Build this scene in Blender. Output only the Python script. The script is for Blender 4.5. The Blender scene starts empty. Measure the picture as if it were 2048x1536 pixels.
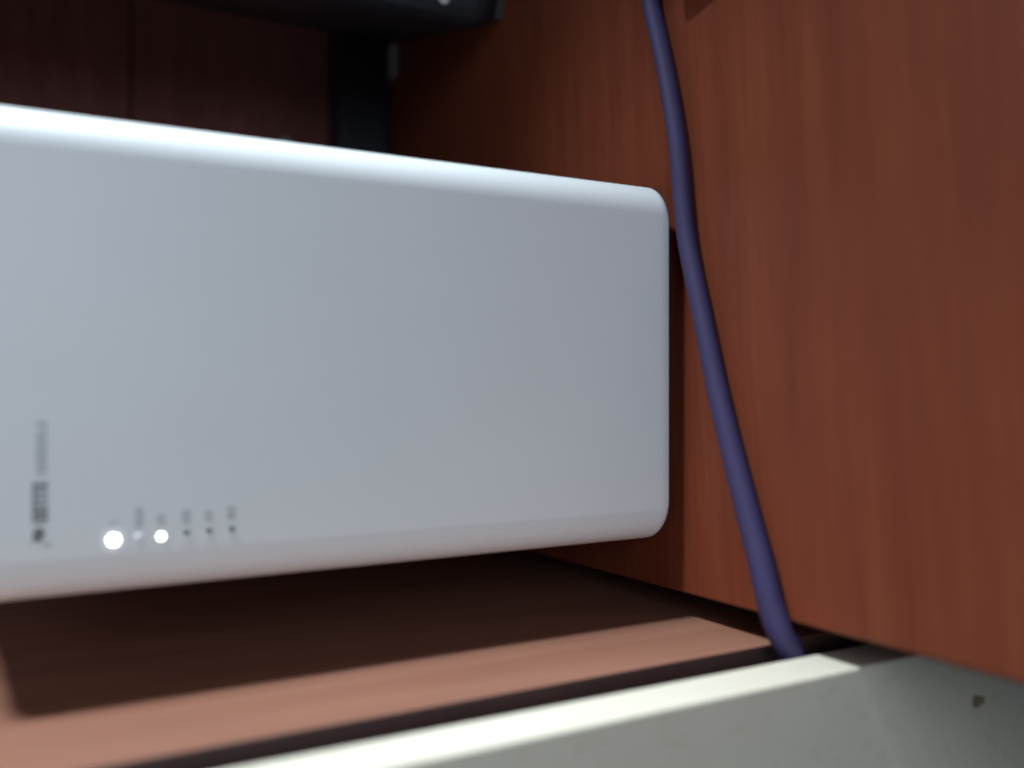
import bpy, bmesh, math, random
from mathutils import Vector, Matrix
random.seed(4)
S = bpy.context.scene
C = S.collection
rad = math.radians

# ------------------------------------------------------------ camera, world, lamps, exposure
PITCH = rad(24.52)
fwd = Vector((0, math.cos(PITCH), -math.sin(PITCH)))      # the phone is held upright, so picture right is down
rgt = Vector((0, -math.sin(PITCH), -math.cos(PITCH)))
upv = Vector((1, 0, 0))
cam_d = bpy.data.cameras.new('camera')
cam = bpy.data.objects.new('camera', cam_d); C.objects.link(cam)
m = Matrix((rgt, upv, -fwd)).transposed().to_4x4()
m.translation = Vector((0, 0, 0.1455))
cam.matrix_world = m
cam_d.sensor_width = 36; cam_d.lens = 27.07
cam_d.clip_start = 0.005; cam_d.clip_end = 50
cam_d.dof.use_dof = True
cam_d.dof.focus_distance = 0.250
cam_d.dof.aperture_fstop = 4.2
cam_d.dof.aperture_blades = 6
cam_d.dof.aperture_rotation = 0.4
S.camera = cam

w = bpy.data.worlds.new('World'); S.world = w; w.use_nodes = True
w.node_tree.nodes['Background'].inputs['Color'].default_value = (0.62, 0.76, 1.0, 1)
w.node_tree.nodes['Background'].inputs['Strength'].default_value = 0.05

def area(name, loc, target, size, power, col):
    d = bpy.data.lights.new(name, 'AREA'); d.shape = 'DISK'; d.size = size
    d.energy = power; d.color = col
    o = bpy.data.objects.new(name, d); C.objects.link(o)
    o.location = loc
    o.rotation_euler = (Vector(target) - Vector(loc)).to_track_quat('-Z', 'Y').to_euler()
    return o
KE, KA, KD = rad(21), rad(1.5), 0.85
kt = Vector((-0.06, 0.20, 0.10))
area('key_lamp', kt + KD*Vector((math.cos(KE)*math.cos(KA), -math.cos(KE)*math.sin(KA), math.sin(KE))), kt, 0.17, 15.0, (0.82, 0.95, 1.0))
area('fill_lamp', (0.14, -0.48, 0.30), (0.0, 0.2, 0.06), 0.35, 1.85, (0.78, 0.90, 1.0))

S.view_settings.view_transform = 'Standard'; S.view_settings.look = 'None'
S.view_settings.exposure = 0; S.view_settings.gamma = 1

# ------------------------------------------------------------ materials
def new_mat(name):
    mt = bpy.data.materials.new(name); mt.use_nodes = True
    nt = mt.node_tree
    return mt, nt, nt.nodes['Principled BSDF']
def N(nt, t, **kw):
    n = nt.nodes.new(t)
    for k, v in kw.items(): setattr(n, k, v)
    return n
def mix_rgb(nt, fac, a, b, blend='MIX'):
    n = N(nt, 'ShaderNodeMix', data_type='RGBA', blend_type=blend)
    for sock, v in ((n.inputs[0], fac), (n.inputs[6], a), (n.inputs[7], b)):
        if hasattr(v, 'links'): nt.links.new(v, sock)
        else: sock.default_value = v
    return n.outputs[2]
def ramp(nt, src, stops):
    r = N(nt, 'ShaderNodeValToRGB')
    el = r.color_ramp.elements
    el[0].position, el[0].color = stops[0]
    el[1].position, el[1].color = stops[-1]
    for p, c in stops[1:-1]:
        e = el.new(p); e.color = c
    nt.links.new(src, r.inputs[0]); return r.outputs[0]
def noise(nt, vec, scale, detail=3, rough=0.55, dist=0.0):
    n = N(nt, 'ShaderNodeTexNoise'); n.inputs['Scale'].default_value = scale
    n.inputs['Detail'].default_value = detail; n.inputs['Roughness'].default_value = rough
    n.inputs['Distortion'].default_value = dist
    nt.links.new(vec, n.inputs['Vector']); return n.outputs['Fac']
def coords(nt, scale=(1, 1, 1), loc=(0, 0, 0)):
    tc = N(nt, 'ShaderNodeTexCoord'); mp = N(nt, 'ShaderNodeMapping')
    mp.inputs['Scale'].default_value = scale; mp.inputs['Location'].default_value = loc
    nt.links.new(tc.outputs['Object'], mp.inputs['Vector']); return mp.outputs['Vector']
def bump(nt, b, h, strength, dist):
    n = N(nt, 'ShaderNodeBump'); n.inputs['Strength'].default_value = strength; n.inputs['Distance'].default_value = dist
    nt.links.new(h, n.inputs['Height']); nt.links.new(n.outputs[0], b.inputs['Normal'])

def wood(name, dark, mid, light, grain, rough, fibre=0.75, spec=0.35):
    """grain: mapping scale, small along the fibres"""
    mt, nt, b = new_mat(name)
    v = coords(nt, grain)
    broad = noise(nt, v, 85, 4, 0.55, 0.2)
    col = ramp(nt, broad, [(0.30, (*dark, 1)), (0.5, (*mid, 1)), (0.72, (*light, 1))])
    fine = noise(nt, v, 420, 4, 0.65)
    f2 = ramp(nt, fine, [(0.35, (0.72, 0.68, 0.66, 1)), (0.65, (1.12, 1.12, 1.12, 1))])
    col = mix_rgb(nt, fibre, col, f2, 'MULTIPLY')
    cloud = noise(nt, coords(nt), 9, 2)
    c2 = ramp(nt, cloud, [(0.3, (0.86, 0.84, 0.84, 1)), (0.7, (1.08, 1.1, 1.1, 1))])
    col = mix_rgb(nt, 0.8, col, c2, 'MULTIPLY')
    nt.links.new(col, b.inputs['Base Color'])
    rr = ramp(nt, fine, [(0.2, (rough+.08,)*3+(1,)), (0.8, (rough-.06,)*3+(1,))])
    nt.links.new(rr, b.inputs['Roughness'])
    bump(nt, b, fine, 0.12, 0.0006)
    b.inputs['Specular IOR Level'].default_value = spec
    return mt
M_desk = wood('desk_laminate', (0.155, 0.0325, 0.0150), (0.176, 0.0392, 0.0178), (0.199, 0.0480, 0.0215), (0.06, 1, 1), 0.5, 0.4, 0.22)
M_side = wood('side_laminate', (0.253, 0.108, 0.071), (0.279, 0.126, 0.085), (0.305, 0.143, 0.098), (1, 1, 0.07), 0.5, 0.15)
M_back = wood('back_laminate', (0.31, 0.115, 0.10), (0.36, 0.135, 0.115), (0.41, 0.16, 0.135), (0.06, 1, 1), 0.5)

def plain(name, col, rough=0.4, var=0.06, nscale=40, bumps=0.0, bscale=2500, spec=0.5, emit=None):
    mt, nt, b = new_mat(name)
    v = coords(nt)
    n = noise(nt, v, nscale, 4)
    lo = tuple(c*(1-var) for c in col); hi = tuple(min(1, c*(1+var)) for c in col)
    nt.links.new(ramp(nt, n, [(0.3, (*lo, 1)), (0.7, (*hi, 1))]), b.inputs['Base Color'])
    b.inputs['Roughness'].default_value = rough
    b.inputs['Specular IOR Level'].default_value = spec
    if bumps: bump(nt, b, noise(nt, v, bscale, 2), bumps, 0.0002)
    if emit:
        b.inputs['Emission Color'].default_value = (*emit[0], 1); b.inputs['Emission Strength'].default_value = emit[1]
    return mt
M_shell = plain('white_plastic', (0.74, 0.765, 0.80), 0.42, 0.012, 30, 0.10)
M_foot = plain('dark_rubber', (0.025, 0.02, 0.02), 0.7)
M_ink = plain('dark_print', (0.16, 0.175, 0.20), 0.6)
M_grey = plain('grey_print', (0.46, 0.49, 0.52), 0.6)
M_icon = plain('icon_print', (0.42, 0.445, 0.48), 0.6)
M_lit = plain('lit_indicator', (0.9, 0.9, 0.95), 0.3, emit=((0.93, 0.96, 1.0), 14))
M_halo = plain('halo_glow', (0.74, 0.765, 0.80), 0.42, 0.012, emit=((0.93, 0.96, 1.0), 0.11))  # shell colour with a weak glow, imitates the halo round a lit lens
M_unlit = plain('unlit_indicator', (0.82, 0.84, 0.90), 0.25)
M_dot = plain('indicator_dot', (0.2, 0.21, 0.23), 0.5)
M_cable = plain('blue_sheath', (0.029, 0.020, 0.080), 0.7, 0.08, 60, 0.12, 900)
M_black = plain('black_plastic', (0.015, 0.015, 0.021), 0.5, 0.1, 60, 0.1)
M_metal = plain('pale_metal', (0.55, 0.55, 0.55), 0.4)
M_clip = plain('grey_clip', (0.30, 0.27, 0.26), 0.5)
M_stain = plain('brown_stain', (0.27, 0.215, 0.14), 0.7, 0.35, 500)
M_edge = plain('dark_edge', (0.075, 0.037, 0.035), 0.5, 0.1, 60)
M_floor = plain('dark_floor', (0.12, 0.10, 0.09), 0.6, 0.2, 12)
def cream():
    mt, nt, b = new_mat('cream_paint')
    v = coords(nt)
    n = noise(nt, v, 22, 4, 0.6); 
    c = ramp(nt, n, [(0.25, (0.65, 0.598, 0.495, 1)), (0.75, (0.72, 0.667, 0.56, 1))])
    sp = noise(nt, v, 300, 2)
    c = mix_rgb(nt, 0.5, c, ramp(nt, sp, [(0.28, (0.86, 0.84, 0.8, 1)), (0.42, (1, 1, 1, 1))]), 'MULTIPLY')
    nt.links.new(c, b.inputs['Base Color']); b.inputs['Roughness'].default_value = 0.5
    bump(nt, b, noise(nt, v, 500, 3), 0.15, 0.0004)
    return mt
M_cream = cream()

# ------------------------------------------------------------ mesh helpers
def obj(name, bm, mat, parent=None, smooth=False):
    me = bpy.data.meshes.new(name)
    bmesh.ops.recalc_face_normals(bm, faces=bm.faces[:])
    if smooth:
        for f in bm.faces: f.smooth = True
    bm.to_mesh(me); bm.free(); me.materials.append(mat)
    o = bpy.data.objects.new(name, me); C.objects.link(o)
    if parent: o.parent = parent
    return o
def tag(o, label, cat, group=None):
    o['label'] = label; o['category'] = cat
    if group: o['group'] = group
    return o
def empty(name, loc=(0, 0, 0), rz=0):
    o = bpy.data.objects.new(name, None); C.objects.link(o)
    o.location = loc; o.rotation_euler = (0, 0, rz); o.empty_display_size = 0.02
    return o
def box_bm(x0, x1, y0, y1, z0, z1, bev=0.0, seg=3):
    bm = bmesh.new()
    bmesh.ops.create_cube(bm, size=1)
    for v in bm.verts:
        v.co = Vector((x0 if v.co.x < 0 else x1, y0 if v.co.y < 0 else y1, z0 if v.co.z < 0 else z1))
    if bev:
        bmesh.ops.bevel(bm, geom=bm.edges[:], offset=bev, segments=seg, profile=0.5, affect='EDGES')
    return bm
def catmull(pts, n):
    P = [Vector(p) for p in pts]; P = [2*P[0]-P[1]] + P + [2*P[-1]-P[-2]]
    out = []
    for i in range(1, len(P)-2):
        for k in range(n):
            t = k/n
            a, b, c, d = P[i-1], P[i], P[i+1], P[i+2]
            out.append(0.5*((2*b)+(c-a)*t+(2*a-5*b+4*c-d)*t*t+(3*b-a-3*c+d)*t**3))
    out.append(P[-2]); return out
def tube_bm(path, radius, sides=20):
    bm = bmesh.new(); rings = []
    up = Vector((0, 0, 1)); prev = None
    for i, p in enumerate(path):
        t = (path[min(i+1, len(path)-1)] - path[max(i-1, 0)]).normalized()
        if prev is None: nrm = (up - t*up.dot(t)).normalized()
        else: nrm = (prev - t*prev.dot(t)).normalized()
        prev = nrm; bn = t.cross(nrm); r = radius(p)
        rings.append([bm.verts.new(p + r*(math.cos(a)*nrm + math.sin(a)*bn)) for a in (2*math.pi*k/sides for k in range(sides))])
    for A, B in zip(rings, rings[1:]):
        for k in range(sides):
            bm.faces.new((A[k], A[(k+1) % sides], B[(k+1) % sides], B[k]))
    bm.faces.new(rings[0]); bm.faces.new(rings[-1])
    return bm

# ------------------------------------------------------------ setting
YAW = 0.0798
ORG = (-0.066, 0.20, 0)
fl = obj('floor', box_bm(-3, 3, -3, 3, -0.78, -0.74), M_floor); fl['kind'] = 'structure'

# unseen stepped sheet added to block part of the key lamp (out of the picture on the right)
blk = bmesh.new()
outline = [(-0.60, -0.74), (0.70, -0.74), (0.70, 0.9), (0.215, 0.9), (0.215, 0.223), (-0.60, 0.223)]
f = blk.faces.new([blk.verts.new((0.94, y, z)) for y, z in outline])
r = bmesh.ops.extrude_face_region(blk, geom=[f])
for v in r['geom']:
    if isinstance(v, bmesh.types.BMVert): v.co.x += 0.02
blocker = obj('key_blocker', blk, M_floor); blocker['kind'] = 'structure'
blocker.location = (-0.52, 0, 0)
desk = empty('desk', ORG, YAW)
tag(desk, 'reddish brown wooden desk under the white router', 'desk')
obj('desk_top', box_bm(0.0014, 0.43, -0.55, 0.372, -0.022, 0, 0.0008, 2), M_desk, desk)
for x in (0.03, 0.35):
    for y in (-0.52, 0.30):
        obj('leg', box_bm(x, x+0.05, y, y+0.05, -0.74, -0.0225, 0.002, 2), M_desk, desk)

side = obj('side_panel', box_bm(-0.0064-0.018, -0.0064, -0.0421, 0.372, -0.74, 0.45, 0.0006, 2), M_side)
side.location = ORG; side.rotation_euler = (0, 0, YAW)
obj('front_edge', box_bm(-0.0064-0.0178, -0.0066, -0.0426, -0.04211, -0.739, 0.449), M_edge, side)  # thin darker strip over the panel's front edge
tag(side, 'brightly lit brown wooden side panel past the gap at the desk edge', 'wood panel')

board = empty('cream_board', ORG, YAW)
tag(board, 'cream painted board with a bright lit edge, closest to the camera', 'board')
obj('panel', box_bm(-0.55, -0.0064, -0.0685, -0.0550, -0.74, 0.45, 0.0005, 2), M_cream, board)
# the small brown stain on its face
bm = bmesh.new()
n = 20
vs = [bm.verts.new((0.0014*math.cos(a)*(1+.25*math.sin(3*a)) - 0.0208, -0.06875, 0.0027*math.sin(a)*(1+.2*math.cos(2*a)) - 0.0452)) for a in (2*math.pi*k/n for k in range(n))]
f = bm.faces.new(vs); r = bmesh.ops.extrude_face_region(bm, geom=[f])
for v in r['geom']:
    if isinstance(v, bmesh.types.BMVert): v.co.y += 0.0002
obj('stain', bm, M_stain, board)

back = empty('back_panel', ORG, YAW)
tag(back, 'dark shaded wooden panel standing behind the desk', 'wood panel')
obj('plank', box_bm(-0.0060, 0.9, 0.376, 0.392, -0.74, 0.163, 0.0006, 1), M_back, back)
obj('plank', box_bm(-0.0060, 0.9, 0.376, 0.392, 0.1650, 0.55, 0.0006, 1), M_back, back)
obj('gap_blocker', box_bm(-0.0060, 0.9, 0.3925, 0.40, -0.74, 0.55), M_back, back)  # added plate, stops light coming through the gap between the planks
bm = bmesh.new(); bmesh.ops.create_uvsphere(bm, u_segments=12, v_segments=8, radius=0.0042)
for v in bm.verts: v.co.y *= 0.5
o = obj('screw', bm, M_metal, back, True); o.location = (0.278, 0.3755, 0.060)

# ------------------------------------------------------------ router
CX, FY = 0.00695, 0.2007
HW, DEP = 0.0571, 0.17  # unseen depth lengthened to keep the key light off the side panel
RISE = 0.24            # unseen top sloped up towards the back to shape its cast shadow
ZB, ZT = -0.0006, 0.1842
router = empty('router', (CX*0.955, 0.1912, 0.0065))
router.scale = (0.955, 0.955, 0.955)
tag(router, 'white upright router with a column of indicator lights and two glowing, standing on the desk', 'router')
def plan(ins, insy):
    """rounded outline of the shell seen from above, inset"""
    hx = HW - ins; y0 = insy; y1 = DEP - insy
    pts = []
    def corner(cx, cy, rx, ry, a0, n=10):
        for k in range(n+1):
            a = a0 + math.pi/2*k/n
            e = 0.92
            c, s = math.cos(a), math.sin(a)
            pts.append((cx + rx*math.copysign(abs(c)**e, c), cy + ry*math.copysign(abs(s)**e, s)))
    rf, rb = 0.0112, 0.012
    ry = 0.0125
    corner(-hx+rf, y0+ry, rf, ry, math.pi)
    corner(hx-rf, y0+ry, rf, ry, 1.5*math.pi)
    corner(hx-rb, y1-rb, rb, rb, 0)
    corner(-hx+rb, y1-rb, rb, rb, math.pi/2)
    return pts
bm = bmesh.new(); rings = []
RC = 0.0034
prof = []
for k in range(9):
    a = math.pi/2*k/8
    prof.append((ZB + RC*(1-math.cos(a)) if False else ZB + RC*(1-math.sin(math.pi/2-a)), RC*(1-math.sin(a))))
zs = [(z, i) for z, i in prof]
zs += [(ZB + RC + (ZT-ZB-2*RC)*k/12, 0) for k in range(1, 12)]
zs += [(ZT-(z-ZB), i) for z, i in reversed(prof)]
for z, i in zs:
    rings.append([bm.verts.new((x, y, z + RISE*y*max(0, (z-0.1)/(ZT-0.1)))) for x, y in plan(i, i*0.22)])
for A, B in zip(rings, rings[1:]):
    for k in range(len(A)):
        bm.faces.new((A[k], A[(k+1) % len(A)], B[(k+1) % len(A)], B[k]))
bm.faces.new(rings[0]); bm.faces.new(rings[-1])
o = obj('shell', bm, M_shell, router, True)
md = o.modifiers.new('wn', 'WEIGHTED_NORMAL'); md.keep_sharp = False; md.weight = 80
obj('foot', box_bm(-HW+0.010, HW-0.0035, 0.014, DEP-0.012, -0.0068, 0.0034, 0.0008, 2), M_foot, router)

def flat_bm(polys, t=0.00006):
    """flat print: outlines in (x, z) on the router's front, given a hair of thickness"""
    bm = bmesh.new()
    for p in polys:
        f = bm.faces.new([bm.verts.new((x, 0.0001, z)) for x, z in p])
        r = bmesh.ops.extrude_face_region(bm, geom=[f])
        for v in r['geom']:
            if isinstance(v, bmesh.types.BMVert): v.co.y = -t
    return bm
def rect(x0, x1, z0, z1): return [(x0, z0), (x1, z0), (x1, z1), (x0, z1)]
def disc(cx, cz, rx, rz, n=24): return [(cx+rx*math.cos(2*math.pi*k/n), cz+rz*math.sin(2*math.pi*k/n)) for k in range(n)]

ZL = [0.15547, 0.15015, 0.14545, 0.13999, 0.13495, 0.12981]     # heights above the shell's lower edge
XL = -0.03605 - CX
lens_r = [0.00135, 0.0012, 0.0009, 0.0011, 0.0011, 0.0011]
for k, z in enumerate(ZL):
    lit = k in (0, 2)
    bm = bmesh.new()
    bmesh.ops.create_uvsphere(bm, u_segments=20, v_segments=10, radius=lens_r[k])
    for v in bm.verts: v.co.y *= 0.22
    o = obj('indicator_light', bm, M_lit if lit else M_unlit, router, True)
    o.location = (XL + (0.0003 if k > 2 else 0) - (0.0006 if k > 2 else 0), 0, z)
    if lit:
        o['label'] = 'glowing white indicator light'
        obj('glow_disc', flat_bm([disc(0, 0, lens_r[k]*(2.3 if k == 0 else 1.7), lens_r[k]*(2.0 if k == 0 else 1.6))], 0.00008), M_halo, o)  # added disc, its faint emission stands in for the halo
    if k > 2:
        d = obj('dot', flat_bm([disc(0.0008, 0.0, 0.0007, 0.00085)], 0.00035), M_dot, o)
# printed signs beside the lights: too small and soft in the photograph to be read
def glyphs(x0, x1, z, h, wgt, pattern, seed):
    """a run of small letter-like strokes between x0 and x1, baseline z, height h"""
    rnd = random.Random(seed); ps = []
    n = len(pattern); pitch = (x1-x0)/n
    for i, c in enumerate(pattern):
        a = x0 + i*pitch; b = a + pitch*0.80
        s = wgt
        if c == 'n':   ps += [rect(a, a+s, z, z+h), rect(b-s, b, z, z+h), rect(a+s, b-s, z+h-s, z+h)]
        elif c == 'u': ps += [rect(a, a+s, z, z+h), rect(b-s, b, z, z+h), rect(a+s, b-s, z, z+s)]
        elif c == 'e': ps += [rect(a, a+s, z, z+h), rect(a+s, b, z, z+s), rect(a+s, b, z+h-s, z+h), rect(a+s, b, z+h/2-s/2, z+h/2+s/2)]
        elif c == 'l': ps += [rect(a, a+s, z, z+h), rect(a+s, b, z, z+s)]
        elif c == 'T': ps += [rect((a+b-s)/2, (a+b+s)/2, z, z+h-s), rect(a, b, z+h-s, z+h)]
        elif c == 'B': ps += [rect(a, b, z, z+h)]
    return ps
def icon(x0, x1, z, h, pat, seed):
    obj('printed_sign', flat_bm(glyphs(x0-CX, x1-CX, z-h/2, h, 0.00032, pat, seed)), M_icon, router)
icon(-0.0333, -0.0314, 0.15536, 0.0018, 'n', 1)
icon(-0.0334, -0.0288, 0.15015, 0.0017, 'neun', 2)
icon(-0.0331, -0.0307, 0.14545, 0.0017, 'en', 3)
icon(-0.0331, -0.0300, 0.13999, 0.0019, 'een', 4)
icon(-0.0331, -0.0304, 0.13495, 0.0018, 'en', 5)
icon(-0.0330, -0.0299, 0.12981, 0.0019, 'nen', 6)
# the printed name higher up: heavy dark word, then a paler one
zb = 0.1686
bold = glyphs(-0.0309-CX, -0.0216-CX, zb, 0.0030, 0.00072, 'enTTTe', 7)
obj('printed_name', flat_bm(bold), M_ink, router)
obj('printed_mark', flat_bm([disc(-0.0334-CX, zb+0.0017, 0.0014, 0.0012), rect(-0.0352-CX, -0.0344-CX, zb+0.0012, zb+0.0030)]), M_ink, router)
pale = glyphs(-0.0201-CX, -0.0081-CX, zb+0.0002, 0.0021, 0.0005, 'euneunlu', 9)
pale += rect(-0.0365-CX, -0.0355-CX, zb-0.0006, zb+0.0009),
obj('printed_word', flat_bm(pale), M_grey, router)

# ------------------------------------------------------------ cable
CZ = 0.0036
cp = [(0.42, 0.30, CZ), (0.30, 0.262, CZ), (0.20, 0.226, CZ), (0.1332, 0.20745, CZ), (0.12251, 0.2052, CZ), (0.10421, 0.19929, CZ), (0.08878, 0.19480, CZ), (0.07184, 0.19090, CZ),
      (0.04536, 0.18690, CZ), (0.02049, 0.17951, CZ), (-0.00447, 0.17164, CZ), (-0.03102, 0.16151, CZ), (-0.04528, 0.15548, CZ+0.0003),
      (-0.05618, 0.15133, CZ+0.0005), (-0.0630, 0.1487, 0.0032), (-0.0685, 0.1482, 0.0004), (-0.0745, 0.1490, -0.0035), (-0.0790, 0.1496, -0.012), (-0.0810, 0.1498, -0.03), (-0.0820, 0.150, -0.2)]
cab = obj('network_cable', tube_bm(catmull(cp, 8), lambda p: 0.00275 + 0.0006*min(1, max(0, (0.03-p.x)/0.08))), M_cable, None, True)
tag(cab, 'thin blue purple cable running across the desk and over its edge', 'cable')

# ------------------------------------------------------------ black things at the back
bx = empty('black_box', (0.163, 0.327, 0), rad(-20))
tag(bx, 'tall black box with a small pale screw, shaded behind the router', 'box')
obj('case', box_bm(0, 0.15, 0, 0.19, 0.003, 0.32, 0.012, 4), M_black, bx)
obj('base', box_bm(0.006, 0.144, 0.006, 0.184, 0.0, 0.0034), M_foot, bx)
bm = bmesh.new(); bmesh.ops.create_uvsphere(bm, u_segments=12, v_segments=8, radius=0.0026)
for v in bm.verts: v.co.y *= 0.5
o = obj('screw', bm, M_metal, bx, True); o.location = (0.009, -0.0004, 0.031)

bar = empty('black_bar', (0, 0, 0), 0)
tag(bar, 'black plastic bar lying along the back of the desk behind the router', 'bar')
obj('body', box_bm(0.02, 0.40, 0.523, 0.560, 0.0006, 0.036, 0.003, 3), M_black, bar)
obj('pad', box_bm(0.05, 0.37, 0.528, 0.555, 0.0, 0.0012), M_foot, bar)
cl = obj('grey_clip', box_bm(-0.011, 0.011, -0.005, 0.005, 0, 0.006, 0.002, 3), M_clip)
cl.location = (0.2165, 0.505, 0)
tag(cl, 'small grey clip lying in front of the black bar', 'clip')

ad = empty('power_adapter', (0.1225, 0.148, 0), rad(6))
tag(ad, 'low black plastic block cut off by the frame beside the blue cable', 'adapter')
obj('case', box_bm(0, 0.09, 0, 0.044, 0, 0.008, 0.003, 3), M_black, ad)
